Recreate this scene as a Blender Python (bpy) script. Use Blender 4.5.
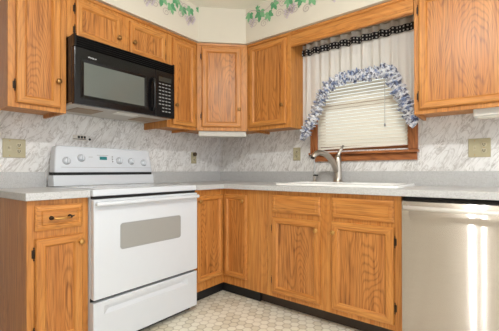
import bpy, bmesh, math, random
from mathutils import Matrix, Vector
for o in list(bpy.data.objects): bpy.data.objects.remove(o)
S = bpy.context.scene
COL = S.collection
random.seed(7)
PI = math.pi

# ------------------------------------------------------------------ camera
cam = bpy.data.cameras.new('camera')
cam.sensor_fit = 'HORIZONTAL'; cam.sensor_width = 36.0
cam.lens = 321.99/499*36.0
cam.shift_x = (249.5-251.17)/499; cam.shift_y = (170.27-165.5)/499
cam.clip_start = 0.02
camo = bpy.data.objects.new('camera', cam); COL.objects.link(camo)
camo.matrix_world = Matrix.Translation((2.4236, -2.5621, 1.0164)) @ Matrix.Rotation(0.6619, 4, 'Z') @ Matrix.Rotation(PI/2+0.0031, 4, 'X') @ Matrix.Rotation(-0.002, 4, 'Z')
S.camera = camo
# ------------------------------------------------------------------ world, lamps, exposure
w = bpy.data.worlds.new('world'); S.world = w; w.use_nodes = True
bg = w.node_tree.nodes['Background']
# hazy sky, brighter on the window side
wt = w.node_tree; wc = wt.nodes.new('ShaderNodeTexCoord'); ws = wt.nodes.new('ShaderNodeSeparateXYZ'); wr = wt.nodes.new('ShaderNodeMapRange')
wt.links.new(wc.outputs['Generated'], ws.inputs[0]); wt.links.new(ws.outputs[1], wr.inputs[0])
wr.inputs[1].default_value = 0.25; wr.inputs[2].default_value = 0.75; wr.inputs[3].default_value = 1.6; wr.inputs[4].default_value = 1.45
bg.inputs[0].default_value = (0.95, 0.98, 1.0, 1); wt.links.new(wr.outputs[0], bg.inputs[1])
def area_light(name, loc, rot, sx, sy, power, color):
    l = bpy.data.lights.new(name, 'AREA'); l.shape = 'RECTANGLE'; l.size = sx; l.size_y = sy
    l.energy = power; l.color = color
    o = bpy.data.objects.new(name, l); COL.objects.link(o); o.location = loc; o.rotation_euler = rot
    return o
def bulb(name, loc, power, radius, color):
    l = bpy.data.lights.new(name, 'POINT'); l.energy = power; l.color = color; l.shadow_soft_size = radius
    o = bpy.data.objects.new(name, l); COL.objects.link(o); o.location = loc; return o
# the room's three-bulb ceiling fixture, behind the camera
for bx, by in ((2.196, -2.02), (2.185, -2.16), (2.300, -2.02)): bulb('ceiling_bulb', (bx, by, 2.33), 18.0, 0.022, (0.97, 0.99, 1.0))
S.view_settings.view_transform = 'Standard'; S.view_settings.look = 'None'
S.view_settings.gamma = 1.0; S.view_settings.use_curve_mapping = False
S.view_settings.exposure = 0.26

# ------------------------------------------------------------------ material helpers
class NT:
    def __init__(s, name):
        s.m = bpy.data.materials.new(name); s.m.use_nodes = True
        s.t = s.m.node_tree; s.b = s.t.nodes['Principled BSDF']
    def n(s, typ, **kw):
        nd = s.t.nodes.new('ShaderNode'+typ)
        for k, v in kw.items(): setattr(nd, k, v)
        return nd
    def l(s, a, b): s.t.links.new(a, b)
    def val(s, sock, v):
        if hasattr(v, 'is_linked'): s.l(v, sock)
        else: sock.default_value = v
    def math(s, op, a, b=0.0, c=None, clamp=False):
        nd = s.n('Math', operation=op); nd.use_clamp = clamp
        s.val(nd.inputs[0], a); s.val(nd.inputs[1], b)
        if c is not None: s.val(nd.inputs[2], c)
        return nd.outputs[0]
    def vmath(s, op, a, b=(0, 0, 0)):
        nd = s.n('VectorMath', operation=op); s.val(nd.inputs[0], a); s.val(nd.inputs[1], b)
        return nd.outputs['Value'] if op in ('DOT_PRODUCT', 'LENGTH', 'DISTANCE') else nd.outputs[0]
    def noise(s, vec, scale, detail=2.0, rough=0.5, dist=0.0):
        nd = s.n('TexNoise'); s.l(vec, nd.inputs['Vector']); nd.inputs['Scale'].default_value = scale
        nd.inputs['Detail'].default_value = detail; nd.inputs['Roughness'].default_value = rough
        nd.inputs['Distortion'].default_value = dist
        return nd.outputs['Fac']
    def mapping(s, vec, loc=(0, 0, 0), rot=(0, 0, 0), scale=(1, 1, 1)):
        nd = s.n('Mapping'); s.l(vec, nd.inputs[0])
        nd.inputs[1].default_value = loc; nd.inputs[2].default_value = rot; nd.inputs[3].default_value = scale
        return nd.outputs[0]
    def ramp(s, fac, stops):
        nd = s.n('ValToRGB'); s.l(fac, nd.inputs[0]); e = nd.color_ramp.elements
        while len(e) < len(stops): e.new(0.5)
        for k, (p, c) in enumerate(stops):
            e[k].position = p; e[k].color = (c[0], c[1], c[2], 1)
        return nd.outputs[0]
    def mix(s, fac, a, b, mode='MIX'):
        nd = s.n('Mix', data_type='RGBA', blend_type=mode)
        s.val(nd.inputs[0], fac)
        for sock, v in ((nd.inputs[6], a), (nd.inputs[7], b)):
            if hasattr(v, 'is_linked'): s.l(v, sock)
            else: sock.default_value = (v[0], v[1], v[2], 1)
        return nd.outputs[2]
    def objco(s): return s.n('TexCoord').outputs['Object']
    def bump(s, h, strength=0.2, dist=0.002):
        nd = s.n('Bump'); s.l(h, nd.inputs['Height']); nd.inputs['Strength'].default_value = strength
        nd.inputs['Distance'].default_value = dist; s.l(nd.outputs[0], s.b.inputs['Normal'])
    def base(s, v):
        if hasattr(v, 'is_linked'): s.l(v, s.b.inputs['Base Color'])
        else: s.b.inputs['Base Color'].default_value = (v[0], v[1], v[2], 1)

def srgb(r, g, b):
    f = lambda c: (c/255/12.92) if c/255 <= 0.04045 else ((c/255+0.055)/1.055)**2.4
    return (f(r), f(g), f(b))

def plain(name, rgb, rough=0.4, metal=0.0, spec=0.5, var=0.04, vscale=18.0):
    k = NT(name); c = srgb(*rgb)
    nz = k.noise(k.objco(), vscale, 3.0)
    k.base(k.mix(nz, tuple(x*(1-var) for x in c), tuple(min(1, x*(1+var)) for x in c)))
    k.b.inputs['Roughness'].default_value = rough; k.b.inputs['Metallic'].default_value = metal
    k.b.inputs['Specular IOR Level'].default_value = spec
    return k.m

def oak(name, axis, light, mid, dark, cath=1.0, streak=1.0):
    k = NT(name); co = k.objco()
    rnd = k.n('ObjectInfo').outputs['Random']
    off = k.n('CombineXYZ'); 
    k.l(k.math('MULTIPLY', rnd, 17.0), off.inputs[0]); k.l(k.math('MULTIPLY', rnd, 29.0), off.inputs[1]); k.l(k.math('MULTIPLY', rnd, 11.0), off.inputs[2])
    co = k.vmath('ADD', co, off.outputs[0])
    def st(f, s=1.0):
        v = [s, s, s]; v[axis] = s*f
        return k.mapping(co, scale=tuple(v))
    n1 = k.noise(st(0.17), 4.2, 1.5, 0.45)                 # broad growth field -> contour rings
    n1 = k.math('ADD', n1, k.math('MULTIPLY', k.noise(st(0.06), 40.0, 2.0), 0.02))
    rings = k.math('SINE', k.math('MULTIPLY', n1, 260.0*cath))
    rings = k.math('POWER', k.math('MULTIPLY_ADD', rings, 0.5, 0.5), 3.5)
    fine = k.noise(st(0.035), 130.0, 2.0, 0.6)              # pores
    med = k.noise(st(0.04), 48.0, 3.0, 0.6)
    big = k.noise(st(0.25), 4.0, 2.0)
    c = k.mix(k.math('MULTIPLY_ADD', med, 2.6, -0.8, clamp=True), mid, light)
    c = k.mix(k.math('MULTIPLY_ADD', big, 1.2, -0.35, clamp=True), c, mid)
    pm = k.math('MULTIPLY_ADD', fine, 5.0, -2.3, clamp=True)
    rp = k.math('MULTIPLY', rings, k.math('MULTIPLY_ADD', pm, 0.5, 0.5))
    c = k.mix(k.math('MULTIPLY', rp, 0.80*streak), c, dark)
    c = k.mix(k.math('MULTIPLY', pm, 0.18+0.36*streak), c, dark)
    k.base(c)
    k.b.inputs['Roughness'].default_value = 0.40
    k.b.inputs['Specular IOR Level'].default_value = 0.38
    k.bump(fine, 0.08, 0.001)
    return k.m

UL, UM, UD = srgb(211, 149, 79), srgb(186, 117, 52), srgb(106, 58, 22)
OV = oak('oak_upright_grain', 2, UL, UM, UD, 0.9, 0.35)
OH = oak('oak_level_grain', 0, UL, UM, UD, 0.7, 0.4)
OHY = oak('oak_crosswise_grain', 1, UL, UM, UD, 0.7, 0.4)
OPANEL = oak('oak_panel_grain', 2, srgb(206, 143, 78), srgb(181, 112, 50), srgb(92, 48, 18), 1.35, 0.8)
OSTAIN = oak('oak_window_trim', 0, srgb(184, 118, 68), srgb(160, 94, 50), srgb(100, 54, 26), 0.6)
OSTAINV = oak('oak_window_upright_trim', 2, srgb(184, 118, 68), srgb(160, 94, 50), srgb(100, 54, 26), 0.6)
BRONZE = plain('dark_bronze', (62, 50, 40), 0.35, 0.8)
KNOBM = plain('aged_brass', (150, 112, 66), 0.3, 0.85)
BRASS = plain('antique_brass', (196, 150, 88), 0.3, 0.9)
BLACKV = plain('black_vinyl', (26, 25, 26), 0.45)
BROWNK = plain('dark_brown_board', (58, 46, 36), 0.5)
ENAMEL = plain('white_enamel', (212, 216, 222), 0.22, var=0.01)
WHITEP = plain('white_plastic', (222, 219, 212), 0.35, var=0.01)
BLACKG = plain('gloss_black_plastic', (14, 13, 14), 0.2, spec=0.35)
BLACKM = plain('matt_black', (12, 12, 12), 0.6)
GREYP = plain('grey_print', (150, 150, 150), 0.5)
NICKEL = plain('brushed_nickel', (186, 178, 168), 0.28, 1.0)
CHROME = plain('chrome', (200, 200, 200), 0.12, 1.0)
BEIGE = plain('beige_plate', (178, 168, 136), 0.35)
BEIGED = plain('beige_device', (190, 180, 150), 0.35)
IVORY = plain('ivory_slat', (240, 234, 220), 0.4)
PORC = plain('white_porcelain', (246, 246, 244), 0.15, var=0.01)
PAINT = plain('cream_paint', (208, 200, 184), 0.85, var=0.015)
CEILP = plain('ceiling_paint', (238, 234, 222), 0.9, var=0.015)
ROOMP = plain('room_paint', (214, 206, 190), 0.85, var=0.02)
LEAF = plain('leaf_green', (120, 172, 126), 0.8, var=0.25, vscale=90)
LEAFD = plain('leaf_dark_green', (88, 150, 104), 0.8, var=0.25, vscale=90)
GRAPE = plain('grape_mauve', (194, 180, 188), 0.8, var=0.1)
TENDRIL = plain('tendril_grey', (160, 140, 140), 0.8)

def mat_wallpaper():
    k = NT('marbled_wallpaper'); co = k.objco()
    # strokes lean: rotate so the long axis runs up and over; x and y walls share it through x+y
    sp = k.n('SeparateXYZ'); k.l(co, sp.inputs[0])
    u = k.math('ADD', sp.outputs[0], sp.outputs[1]); cb = k.n('CombineXYZ')
    k.l(u, cb.inputs[0]); k.l(sp.outputs[2], cb.inputs[1])
    v0 = k.mapping(cb.outputs[0], rot=(0, 0, math.radians(-60)), scale=(1, 1, 1))
    v = k.mapping(v0, scale=(0.30, 1.0, 1))
    a = k.noise(v, 30.0, 4.0, 0.6, 0.9)
    vein = k.math('SUBTRACT', 1.0, k.math('MULTIPLY', k.math('ABSOLUTE', k.math('SUBTRACT', a, 0.5)), 22.0), clamp=True)
    b2 = k.noise(v, 14.0, 3.0, 0.6, 1.2)
    vein2 = k.math('SUBTRACT', 1.0, k.math('MULTIPLY', k.math('ABSOLUTE', k.math('SUBTRACT', b2, 0.52)), 26.0), clamp=True)
    gate = k.math('MULTIPLY_ADD', k.noise(v0, 12.0, 2.0), 2.6, -0.9, clamp=True)
    cl = k.noise(v, 7.0, 4.0, 0.65, 0.5)
    base = k.mix(k.math('MULTIPLY_ADD', cl, 2.2, -0.6, clamp=True), srgb(222, 220, 217), srgb(245, 244, 243))
    c = k.mix(k.math('MULTIPLY', k.math('MULTIPLY', vein, gate), 0.8), base, srgb(146, 137, 128))
    c = k.mix(k.math('MULTIPLY', vein2, 0.45), c, srgb(154, 146, 138))
    k.base(c); k.b.inputs['Roughness'].default_value = 0.6
    return k.m
WALLP = mat_wallpaper()

def mat_laminate():
    k = NT('speckled_laminate'); co = k.objco()
    a = k.noise(co, 260.0, 2.0, 0.6); b = k.noise(co, 95.0, 3.0, 0.6); c2 = k.noise(co, 30.0, 2.0)
    c = k.mix(k.math('MULTIPLY_ADD', a, 2.4, -0.7, clamp=True), srgb(160, 158, 156), srgb(212, 212, 212))
    c = k.mix(k.math('MULTIPLY_ADD', b, 2.6, -1.0, clamp=True), c, srgb(200, 200, 200))
    c = k.mix(k.math('MULTIPLY_ADD', c2, 1.6, -0.7, clamp=True), c, srgb(188, 188, 188))
    k.base(c); k.b.inputs['Roughness'].default_value = 0.3
    return k.m
LAMI = mat_laminate()

def mat_floor():
    k = NT('vinyl_hexagons'); co = k.objco()
    p = k.mapping(co, rot=(0, 0, math.radians(0)), scale=(1/0.058, 1/0.058, 0))
    p = k.vmath('ADD', p, (400.0, 400.0, 0))
    r = (1.0, 1.7320508, 1.0); h = (0.5, 0.8660254, 0.0)
    a = k.vmath('SUBTRACT', k.vmath('MODULO', p, r), h)
    b = k.vmath('SUBTRACT', k.vmath('MODULO', k.vmath('SUBTRACT', p, h), r), h)
    da = k.vmath('DOT_PRODUCT', a, a); db = k.vmath('DOT_PRODUCT', b, b)
    sel = k.math('LESS_THAN', da, db)
    g = k.n('Mix', data_type='VECTOR'); k.l(sel, g.inputs[0]); k.l(b, g.inputs[4]); k.l(a, g.inputs[5]); g = g.outputs[1]
    ag = k.vmath('ABSOLUTE', g)
    sx = k.n('SeparateXYZ'); k.l(ag, sx.inputs[0])
    ed = k.math('MAXIMUM', sx.outputs[0], k.vmath('DOT_PRODUCT', ag, (0.5, 0.8660254, 0)))
    cid = k.vmath('SUBTRACT', p, g)
    wn = k.n('TexWhiteNoise'); wn.noise_dimensions = '2D'
    k.l(k.vmath('FLOOR', k.vmath('ADD', k.vmath('MULTIPLY', cid, (2.0, 1.1547, 0)), (0.5, 0.5, 0))), wn.inputs['Vector'])
    hsh = wn.outputs['Value']
    gate = k.math('GREATER_THAN', hsh, 0.62)
    line = k.math('MULTIPLY_ADD', ed, 9.0, -3.45, clamp=True)
    c = k.mix(k.noise(co, 60.0, 3.0), srgb(236, 230, 212), srgb(250, 246, 232))
    c = k.mix(k.math('MULTIPLY', gate, 0.35), c, srgb(196, 184, 152))
    c = k.mix(k.math('MULTIPLY', line, k.math('MULTIPLY_ADD', gate, 0.35, 0.5)), c, srgb(168, 156, 132))
    k.base(c); k.b.inputs['Roughness'].default_value = 0.38
    return k.m
FLOORM = mat_floor()

def mat_steel():
    # horizontally brushed sheet: sharp across the brushing, long smear along the vertical
    k = NT('brushed_steel'); co = k.objco()
    g = k.n('BsdfAnisotropic'); g.inputs['Roughness'].default_value = 0.20; g.inputs['Anisotropy'].default_value = 0.90
    tg = k.n('CombineXYZ'); tg.inputs[0].default_value = 1.0; k.l(tg.outputs[0], g.inputs['Tangent'])
    s1 = k.noise(k.mapping(co, scale=(0.02, 1, 1)), 420.0, 2.0, 0.5)
    k.l(k.mix(s1, srgb(196, 188, 183), srgb(214, 206, 201)), g.inputs['Color'])
    nd = k.n('Bump'); k.l(k.noise(k.mapping(co, scale=(1.0, 1, 0.12)), 6.0, 1.0), nd.inputs['Height'])
    nd.inputs['Strength'].default_value = 1.0; nd.inputs['Distance'].default_value = 0.0016; k.l(nd.outputs[0], g.inputs['Normal'])
    k.l(g.outputs[0], k.t.nodes['Material Output'].inputs[0])
    return k.m
STEEL = mat_steel()

def mat_cloth(name, rgb, trans=0.35):
    k = NT(name); co = k.objco(); c = srgb(*rgb)
    nz = k.noise(co, 240.0, 2.0)
    col = k.mix(nz, tuple(x*0.94 for x in c), c)
    k.base(col); k.b.inputs['Roughness'].default_value = 0.9; k.b.inputs['Specular IOR Level'].default_value = 0.1
    tr = k.n('BsdfTranslucent'); k.l(col, tr.inputs[0]); mx = k.n('MixShader'); mx.inputs[0].default_value = trans
    out = k.t.nodes['Material Output']
    k.l(k.b.outputs[0], mx.inputs[1]); k.l(tr.outputs[0], mx.inputs[2]); k.l(mx.outputs[0], out.inputs[0])
    return k
CLOTH = mat_cloth('white_cotton', (244, 240, 234)).m
SLATM = mat_cloth('cream_blind_slat', (238, 231, 216), 0.22).m
def mat_floral():
    k = mat_cloth('blue_floral_cotton', (236, 236, 236), 0.2); co = k.objco()
    a = k.noise(co, 30.0, 2.0, 0.6); b = k.noise(co, 50.0, 2.0, 0.6)
    c = k.mix(k.math('MULTIPLY_ADD', a, 9.0, -4.5, clamp=True), srgb(232, 233, 238), srgb(122, 142, 184))
    c = k.mix(k.math('MULTIPLY_ADD', b, 14.0, -7.4, clamp=True), c, srgb(34, 44, 84))
    k.base(c); return k.m
FLORAL = mat_floral()
def mat_gingham():
    k = NT('black_check_ribbon'); uv = k.n('UVMap').outputs[0]
    sp = k.n('SeparateXYZ'); k.l(uv, sp.inputs[0])
    fu = k.math('FRACT', k.math('MULTIPLY', sp.outputs[0], 1.0)); fv = k.math('FRACT', k.math('MULTIPLY', sp.outputs[1], 2.0))
    iu = k.math('LESS_THAN', k.math('ABSOLUTE', k.math('SUBTRACT', fu, 0.5)), 0.2)
    iv = k.math('LESS_THAN', k.math('ABSOLUTE', k.math('SUBTRACT', fv, 0.5)), 0.2)
    k.base(k.mix(k.math('MULTIPLY', iu, iv), srgb(26, 27, 34), srgb(214, 212, 208)))
    k.b.inputs['Roughness'].default_value = 0.85; return k.m
GINGHAM = mat_gingham()
def mat_ovenwindow():
    k = NT('oven_window_glass'); uv = k.objco(); sp = k.n('SeparateXYZ'); k.l(uv, sp.inputs[0])
    s = k.math('SINE', k.math('MULTIPLY', sp.outputs[0], 720.0))
    k.base(k.mix(k.math('MULTIPLY_ADD', s, 0.3, 0.5), srgb(132, 131, 128), srgb(168, 167, 163)))
    k.b.inputs['Roughness'].default_value = 0.18; return k.m
OVENW = mat_ovenwindow()
def mat_mwglass():
    k = NT('microwave_window_glass')
    k.base(k.mix(k.noise(k.objco(), 900.0, 1.0), srgb(84, 88, 84), srgb(104, 108, 103)))
    k.b.inputs['Roughness'].default_value = 0.12; return k.m
MWG = mat_mwglass()
def mat_glass():
    k = NT('window_glass'); t = k.n('BsdfTransparent'); g = k.n('BsdfGlossy'); f = k.n('Fresnel'); mx = k.n('MixShader')
    g.inputs['Roughness'].default_value = 0.02; f.inputs[0].default_value = 1.3
    k.l(k.mix(k.noise(k.objco(), 2.0), (0.92, 0.95, 0.95), (0.96, 0.98, 0.98)), t.inputs[0])
    k.l(f.outputs[0], mx.inputs[0]); k.l(t.outputs[0], mx.inputs[1]); k.l(g.outputs[0], mx.inputs[2])
    k.l(mx.outputs[0], k.t.nodes['Material Output'].inputs[0]); return k.m
GLASS = mat_glass()
def mat_display():
    k = NT('teal_display'); c = k.mix(k.noise(k.objco(), 120.0), srgb(24, 92, 98), srgb(52, 132, 134))
    k.base(c); k.l(c, k.b.inputs['Emission Color']); k.b.inputs['Emission Strength'].default_value = 0.25
    k.b.inputs['Roughness'].default_value = 0.15; return k.m
DISPLAY = mat_display()
COOKG = plain('pale_ceramic_glass', (206, 207, 208), 0.06, var=0.02)
COOKR = plain('burner_ring_print', (176, 177, 180), 0.1)

# ------------------------------------------------------------------ mesh helpers
class MB:
    def __init__(s, M=None): s.bm = bmesh.new(); s.M = M
    def _faces(s, n0, mi, smooth):
        s.bm.faces.ensure_lookup_table()
        for f in s.bm.faces[n0:]: f.material_index = mi; f.smooth = smooth
    def box(s, x0, x1, y0, y1, z0, z1, mi=0, bev=0.0, seg=2, smooth=False):
        t = bmesh.new()
        bmesh.ops.create_cube(t, size=1.0)
        for v in t.verts:
            v.co = Vector(((x0+x1)/2+v.co.x*(x1-x0), (y0+y1)/2+v.co.y*(y1-y0), (z0+z1)/2+v.co.z*(z1-z0)))
        if bev: bmesh.ops.bevel(t, geom=t.edges[:], offset=bev, segments=seg, affect='EDGES', profile=0.5)
        s.merge(t, mi, smooth); return s
    def merge(s, t, mi=None, smooth=None):
        mp = {v: s.bm.verts.new(v.co) for v in t.verts}
        for f in t.faces:
            try: g = s.bm.faces.new([mp[v] for v in f.verts])
            except ValueError: continue
            g.material_index = f.material_index if mi is None else mi
            g.smooth = f.smooth if smooth is None else smooth
        t.free(); return s
    def poly(s, pts, mi=0, smooth=False):
        f = s.bm.faces.new([s.bm.verts.new(p) for p in pts]); f.material_index = mi; f.smooth = smooth; return s
    def prism(s, pts, axis, a, b, mi=0):
        def mk(p, h):
            q = [p[0], p[1]]; q.insert(axis, h); return Vector(q)
        A = [s.bm.verts.new(mk(p, a)) for p in pts]; B = [s.bm.verts.new(mk(p, b)) for p in pts]
        n = len(pts); fs = [s.bm.faces.new(A), s.bm.faces.new(list(reversed(B)))]
        for i in range(n): fs.append(s.bm.faces.new([A[i], B[i], B[(i+1) % n], A[(i+1) % n]]))
        for f in fs: f.material_index = mi
        return s
    def loops(s, loops, mi=0, close=True, cap0=False, cap1=False, smooth=False, mfun=None):
        rows = [[s.bm.verts.new(p) for p in L] for L in loops]; n = len(rows[0])
        for a, b in zip(rows[:-1], rows[1:]):
            for i in range(n if close else n-1):
                f = s.bm.faces.new([a[i], a[(i+1) % n], b[(i+1) % n], b[i]])
                f.material_index = mfun(i) if mfun else mi; f.smooth = smooth
        if cap0: f = s.bm.faces.new(list(reversed(rows[0]))); f.material_index = mi
        if cap1: f = s.bm.faces.new(rows[-1]); f.material_index = mi
        return s
    def lathe(s, prof, c=(0, 0, 0), d=(0, 0, 1), n=20, mi=0, smooth=True):
        d = Vector(d).normalized(); a = d.orthogonal().normalized(); b = d.cross(a); c = Vector(c)
        L = [[c + d*h + (a*math.cos(2*PI*i/n) + b*math.sin(2*PI*i/n))*max(r, 1e-5) for i in range(n)] for r, h in prof]
        return s.loops(L, mi, True, True, True, smooth)
    def tube(s, pts, r, n=10, mi=0, caps=True):
        pts = [Vector(p) for p in pts]; m = len(pts); rs = r if isinstance(r, (list, tuple)) else [r]*m
        L = []; ref = None
        for i, p in enumerate(pts):
            t = (pts[min(i+1, m-1)]-pts[max(i-1, 0)]).normalized()
            if ref is None: ref = t.orthogonal().normalized()
            ref = (ref - t*ref.dot(t)).normalized(); b = t.cross(ref)
            L.append([p+(ref*math.cos(2*PI*k/n)+b*math.sin(2*PI*k/n))*rs[i] for k in range(n)])
        return s.loops(L, mi, True, caps, caps, True)
    def build(s, name, mats, parent=None, loc=None, recalc=True):
        if s.M is not None: bmesh.ops.transform(s.bm, matrix=s.M, verts=s.bm.verts)
        if recalc: bmesh.ops.recalc_face_normals(s.bm, faces=s.bm.faces)
        me = bpy.data.meshes.new(name); s.bm.to_mesh(me); s.bm.free()
        for m in (mats if isinstance(mats, (list, tuple)) else [mats]): me.materials.append(m)
        o = bpy.data.objects.new(name, me); COL.objects.link(o)
        if parent: o.parent = parent
        if loc: o.location = loc
        return o

def curve(pts, n=24):
    """Catmull-Rom through points"""
    P = [Vector(p) for p in pts]; P = [P[0]*2-P[1]]+P+[P[-1]*2-P[-2]]; out = []
    segs = len(P)-3; per = max(2, n//segs)
    for i in range(segs):
        p0, p1, p2, p3 = P[i:i+4]
        for k in range(per):
            t = k/per
            out.append(0.5*((2*p1)+(p2-p0)*t+(2*p0-5*p1+4*p2-p3)*t*t+(3*p1-p0-3*p2+p3)*t**3))
    out.append(P[-2]); return out

def thing(name, label, cat, loc=(0, 0, 0), rz=0.0, group=None):
    o = bpy.data.objects.new(name, None); COL.objects.link(o)
    o.empty_display_size = 0.1
    o.location = loc; o.rotation_euler = (0, 0, rz); o['label'] = label; o['category'] = cat
    if group: o['group'] = group
    return o
def tag(o, label, cat, group=None):
    o['label'] = label; o['category'] = cat
    if group: o['group'] = group
    return o
def struct(o): o['kind'] = 'structure'; return o

# ------------------------------------------------------------------ the setting
RX1, RY0, CZ = 4.3, -4.6, 2.44
struct(MB().box(-0.1, RX1, RY0-0.1, 0.1, -0.06, 0).build('floor', FLOORM))
struct(MB().box(-0.1, RX1, RY0-0.1, 0.1, CZ, CZ+0.06).build('ceiling', CEILP))
struct(MB().box(-0.1, 0, RY0, 0, 0, CZ).build('wall_left', WALLP))
WX0, WX1, WZ0, WZ1 = 1.165, 1.885, 1.185, 1.97
struct(MB().box(-0.1, WX0, 0, 0.1, 0, CZ).box(WX1, RX1, 0, 0.1, 0, CZ).box(WX0, WX1, 0, 0.1, 0, WZ0).box(WX0, WX1, 0, 0.1, WZ1, CZ).build('wall_back', WALLP))
# soffit above the wall cabinets: follows the corner diagonally
ZS, D = 2.137, 0.360
dg = 0.0062
sof = [(0.001, -2.6), (D, -2.6), (D, -0.651), (0.651, -D), (3.4, -D), (3.4, -0.001), (0.001, -0.001)]
struct(MB().prism(sof, 2, ZS, CZ-0.001).build('wall_soffit', PAINT))

# window
wn = struct(thing('window_1', 'x', 'x', (1.525, 0, 1.17)))
del wn['label'], wn['category']
def wb(name, mats, *boxes):
    m = MB()
    for b in boxes: m.box(b[0]-1.525, b[1]-1.525, b[2], b[3], b[4]-1.17, b[5]-1.17, bev=0.003)
    return m.build(name, mats, wn)
wb('window_casing', OSTAINV, (1.100, 1.165, -0.022, -0.001, 1.175, 2.03), (1.886, 1.950, -0.022, -0.001, 1.175, 2.03))
wb('head_casing', OSTAIN, (1.100, 1.950, -0.024, -0.001, 2.031, 2.09))
wb('window_stool', OSTAIN, (1.098, 1.958, -0.055, 0.06, 1.152, 1.172))
wb('window_apron', OSTAIN, (1.135, 1.945, -0.022, -0.001, 1.098, 1.151))
wb('window_sash', OSTAIN, (1.166, 1.884, 0.045, 0.08, 1.186, 1.225), (1.166, 1.884, 0.045, 0.08, 1.93, 1.969), (1.166, 1.884, 0.045, 0.08, 1.55, 1.585))
wb('window_sash', OSTAINV, (1.166, 1.2, 0.045, 0.08, 1.226, 1.929), (1.85, 1.884, 0.045, 0.08, 1.226, 1.929))
MB().box(1.2-1.525, 1.85-1.525, 0.06, 0.064, 1.226-1.17, 1.929-1.17).build('pane', GLASS, wn)

# grape-vine wallpaper border on the soffit faces
LIFT = [0.0]
def leaf(mb, P, u, z, s, ang, mi):
    # a deeply lobed vine leaf: five pointed blades fanned from one stalk
    for k, (da, ln, wd) in enumerate(((0, 1.25, 0.30), (0.75, 1.0, 0.27), (-0.75, 1.0, 0.27), (1.6, 0.6, 0.22), (-1.6, 0.6, 0.22))):
        a = ang+da; c, d = math.cos(a), math.sin(a)
        prof = ((0, 0.04), (0.2, 0.7), (0.42, 1.0), (0.62, 0.72), (0.7, 0.8), (0.86, 0.35), (1, 0))
        up = [(t*ln*s, w*wd*s) for t, w in prof]
        pts = up+[(x, -y) for x, y in reversed(up[:-1])]
        LIFT[0] += 0.00004
        mb.poly([P(u+x*c-y*d, z+x*d+y*c) for x, y in pts], mi if k % 2 else 1-mi)
def ribbon(mb, P, pts, wd, mi):
    n = len(pts)
    for (a, b) in zip(pts[:-1], pts[1:]):
        a = Vector((a[0], a[1])); b = Vector((b[0], b[1])); d = (b-a)
        if d.length < 1e-6: continue
        nn = Vector((-d.y, d.x)).normalized()*wd/2
        mb.poly([P(*(a+nn)), P(*(b+nn)), P(*(b-nn)), P(*(a-nn))], mi)
def circ(mb, P, u, z, r, wd, mi):
    ribbon(mb, P, [(u+r*math.cos(2*PI*k/9), z+r*math.sin(2*PI*k/9)) for k in range(10)], wd, mi)
def border(P, u_start, u_end, seeds):
    mb = MB(); rnd = random.Random(3)
    n = 0
    for (u0) in seeds:
        lv = [(0.0, 2.385, 0.062, -1.75, 1), (0.112, 2.375, 0.078, -1.75, 0), (0.195, 2.335, 0.064, -1.35, 1), (0.245, 2.405, 0.062, -1.2, 0), (0.07, 2.405, 0.035, 0.2, 1)]
        if u_start < 0: lv.append((0.315, 2.36, 0.06, -1.7, 1))
        for du, z_0, s, a, mi in lv:
            if u_start < u0+du < u_end: leaf(mb, P, u0+du, z_0, s, a+rnd.uniform(-.2, .2), mi)
        # tendrils
        if u0+0.3 < u_end: ribbon(mb, P, [(u0-0.05+0.36*t/36, 2.385+0.022*math.sin(t/36*9)) for t in range(37)], 0.004, 3)
        for sgn, cu, cz in ((1, 0.30, 2.30), (-1, 0.05, 2.285), (1, 0.15, 2.26), (-1, 0.335, 2.37)):
            if u0+cu+0.05 < u_end: ribbon(mb, P, [(u0+cu+0.04*(1-t/26)*math.cos(sgn*t*0.45), cz+0.035*(1-t/26)*math.sin(t*0.45)) for t in range(24)], 0.0035, 3)
        # grape bunches
        for gu, gz in ((-0.025, 2.285), (0.02, 2.31)):
            if not (u_start < u0+gu-0.04 and u0+gu+0.04 < u_end): continue
            for r_, c_ in ((0, 3), (1, 4), (2, 3), (3, 2), (4, 1)):
                for q in range(c_):
                    uu, zz = u0+gu+(q-(c_-1)/2)*0.019, gz+0.02-r_*0.016
                    if (q+r_) % 2 == 0:
                        mb.poly([P(uu+0.009*math.cos(2*PI*k/9), zz+0.009*math.sin(2*PI*k/9)) for k in range(9)], 2)
                    else:
                        circ(mb, P, uu, zz, 0.010, 0.003, 3)
    return mb
e = D+0.0015
o = border(lambda u, z: (e+LIFT[0], u, z), -2.28, -0.66, [-0.74, -1.14, -1.54, -1.94, -2.2]).build('trim_1', [LEAF, LEAFD, GRAPE, TENDRIL], recalc=False); struct(o)
LIFT[0] = 0.0
o = border(lambda u, z: (u, -e-LIFT[0], z), 0.655, 3.2, [0.70, 1.10, 1.50, 1.90, 2.30, 2.70]).build('trim_2', [LEAF, LEAFD, GRAPE, TENDRIL], recalc=False); struct(o)

# unseen wall stub added to shade the left cabinet ends, then the rear wall
struct(MB().box(0.001, 0.85, -2.42, -2.30, 0, CZ-0.001).build('wall_shade_stub', ROOMP))
struct(MB().box(0, 3.2, RY0-0.1, RY0, 0, CZ).build('wall_rear', ROOMP))

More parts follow.
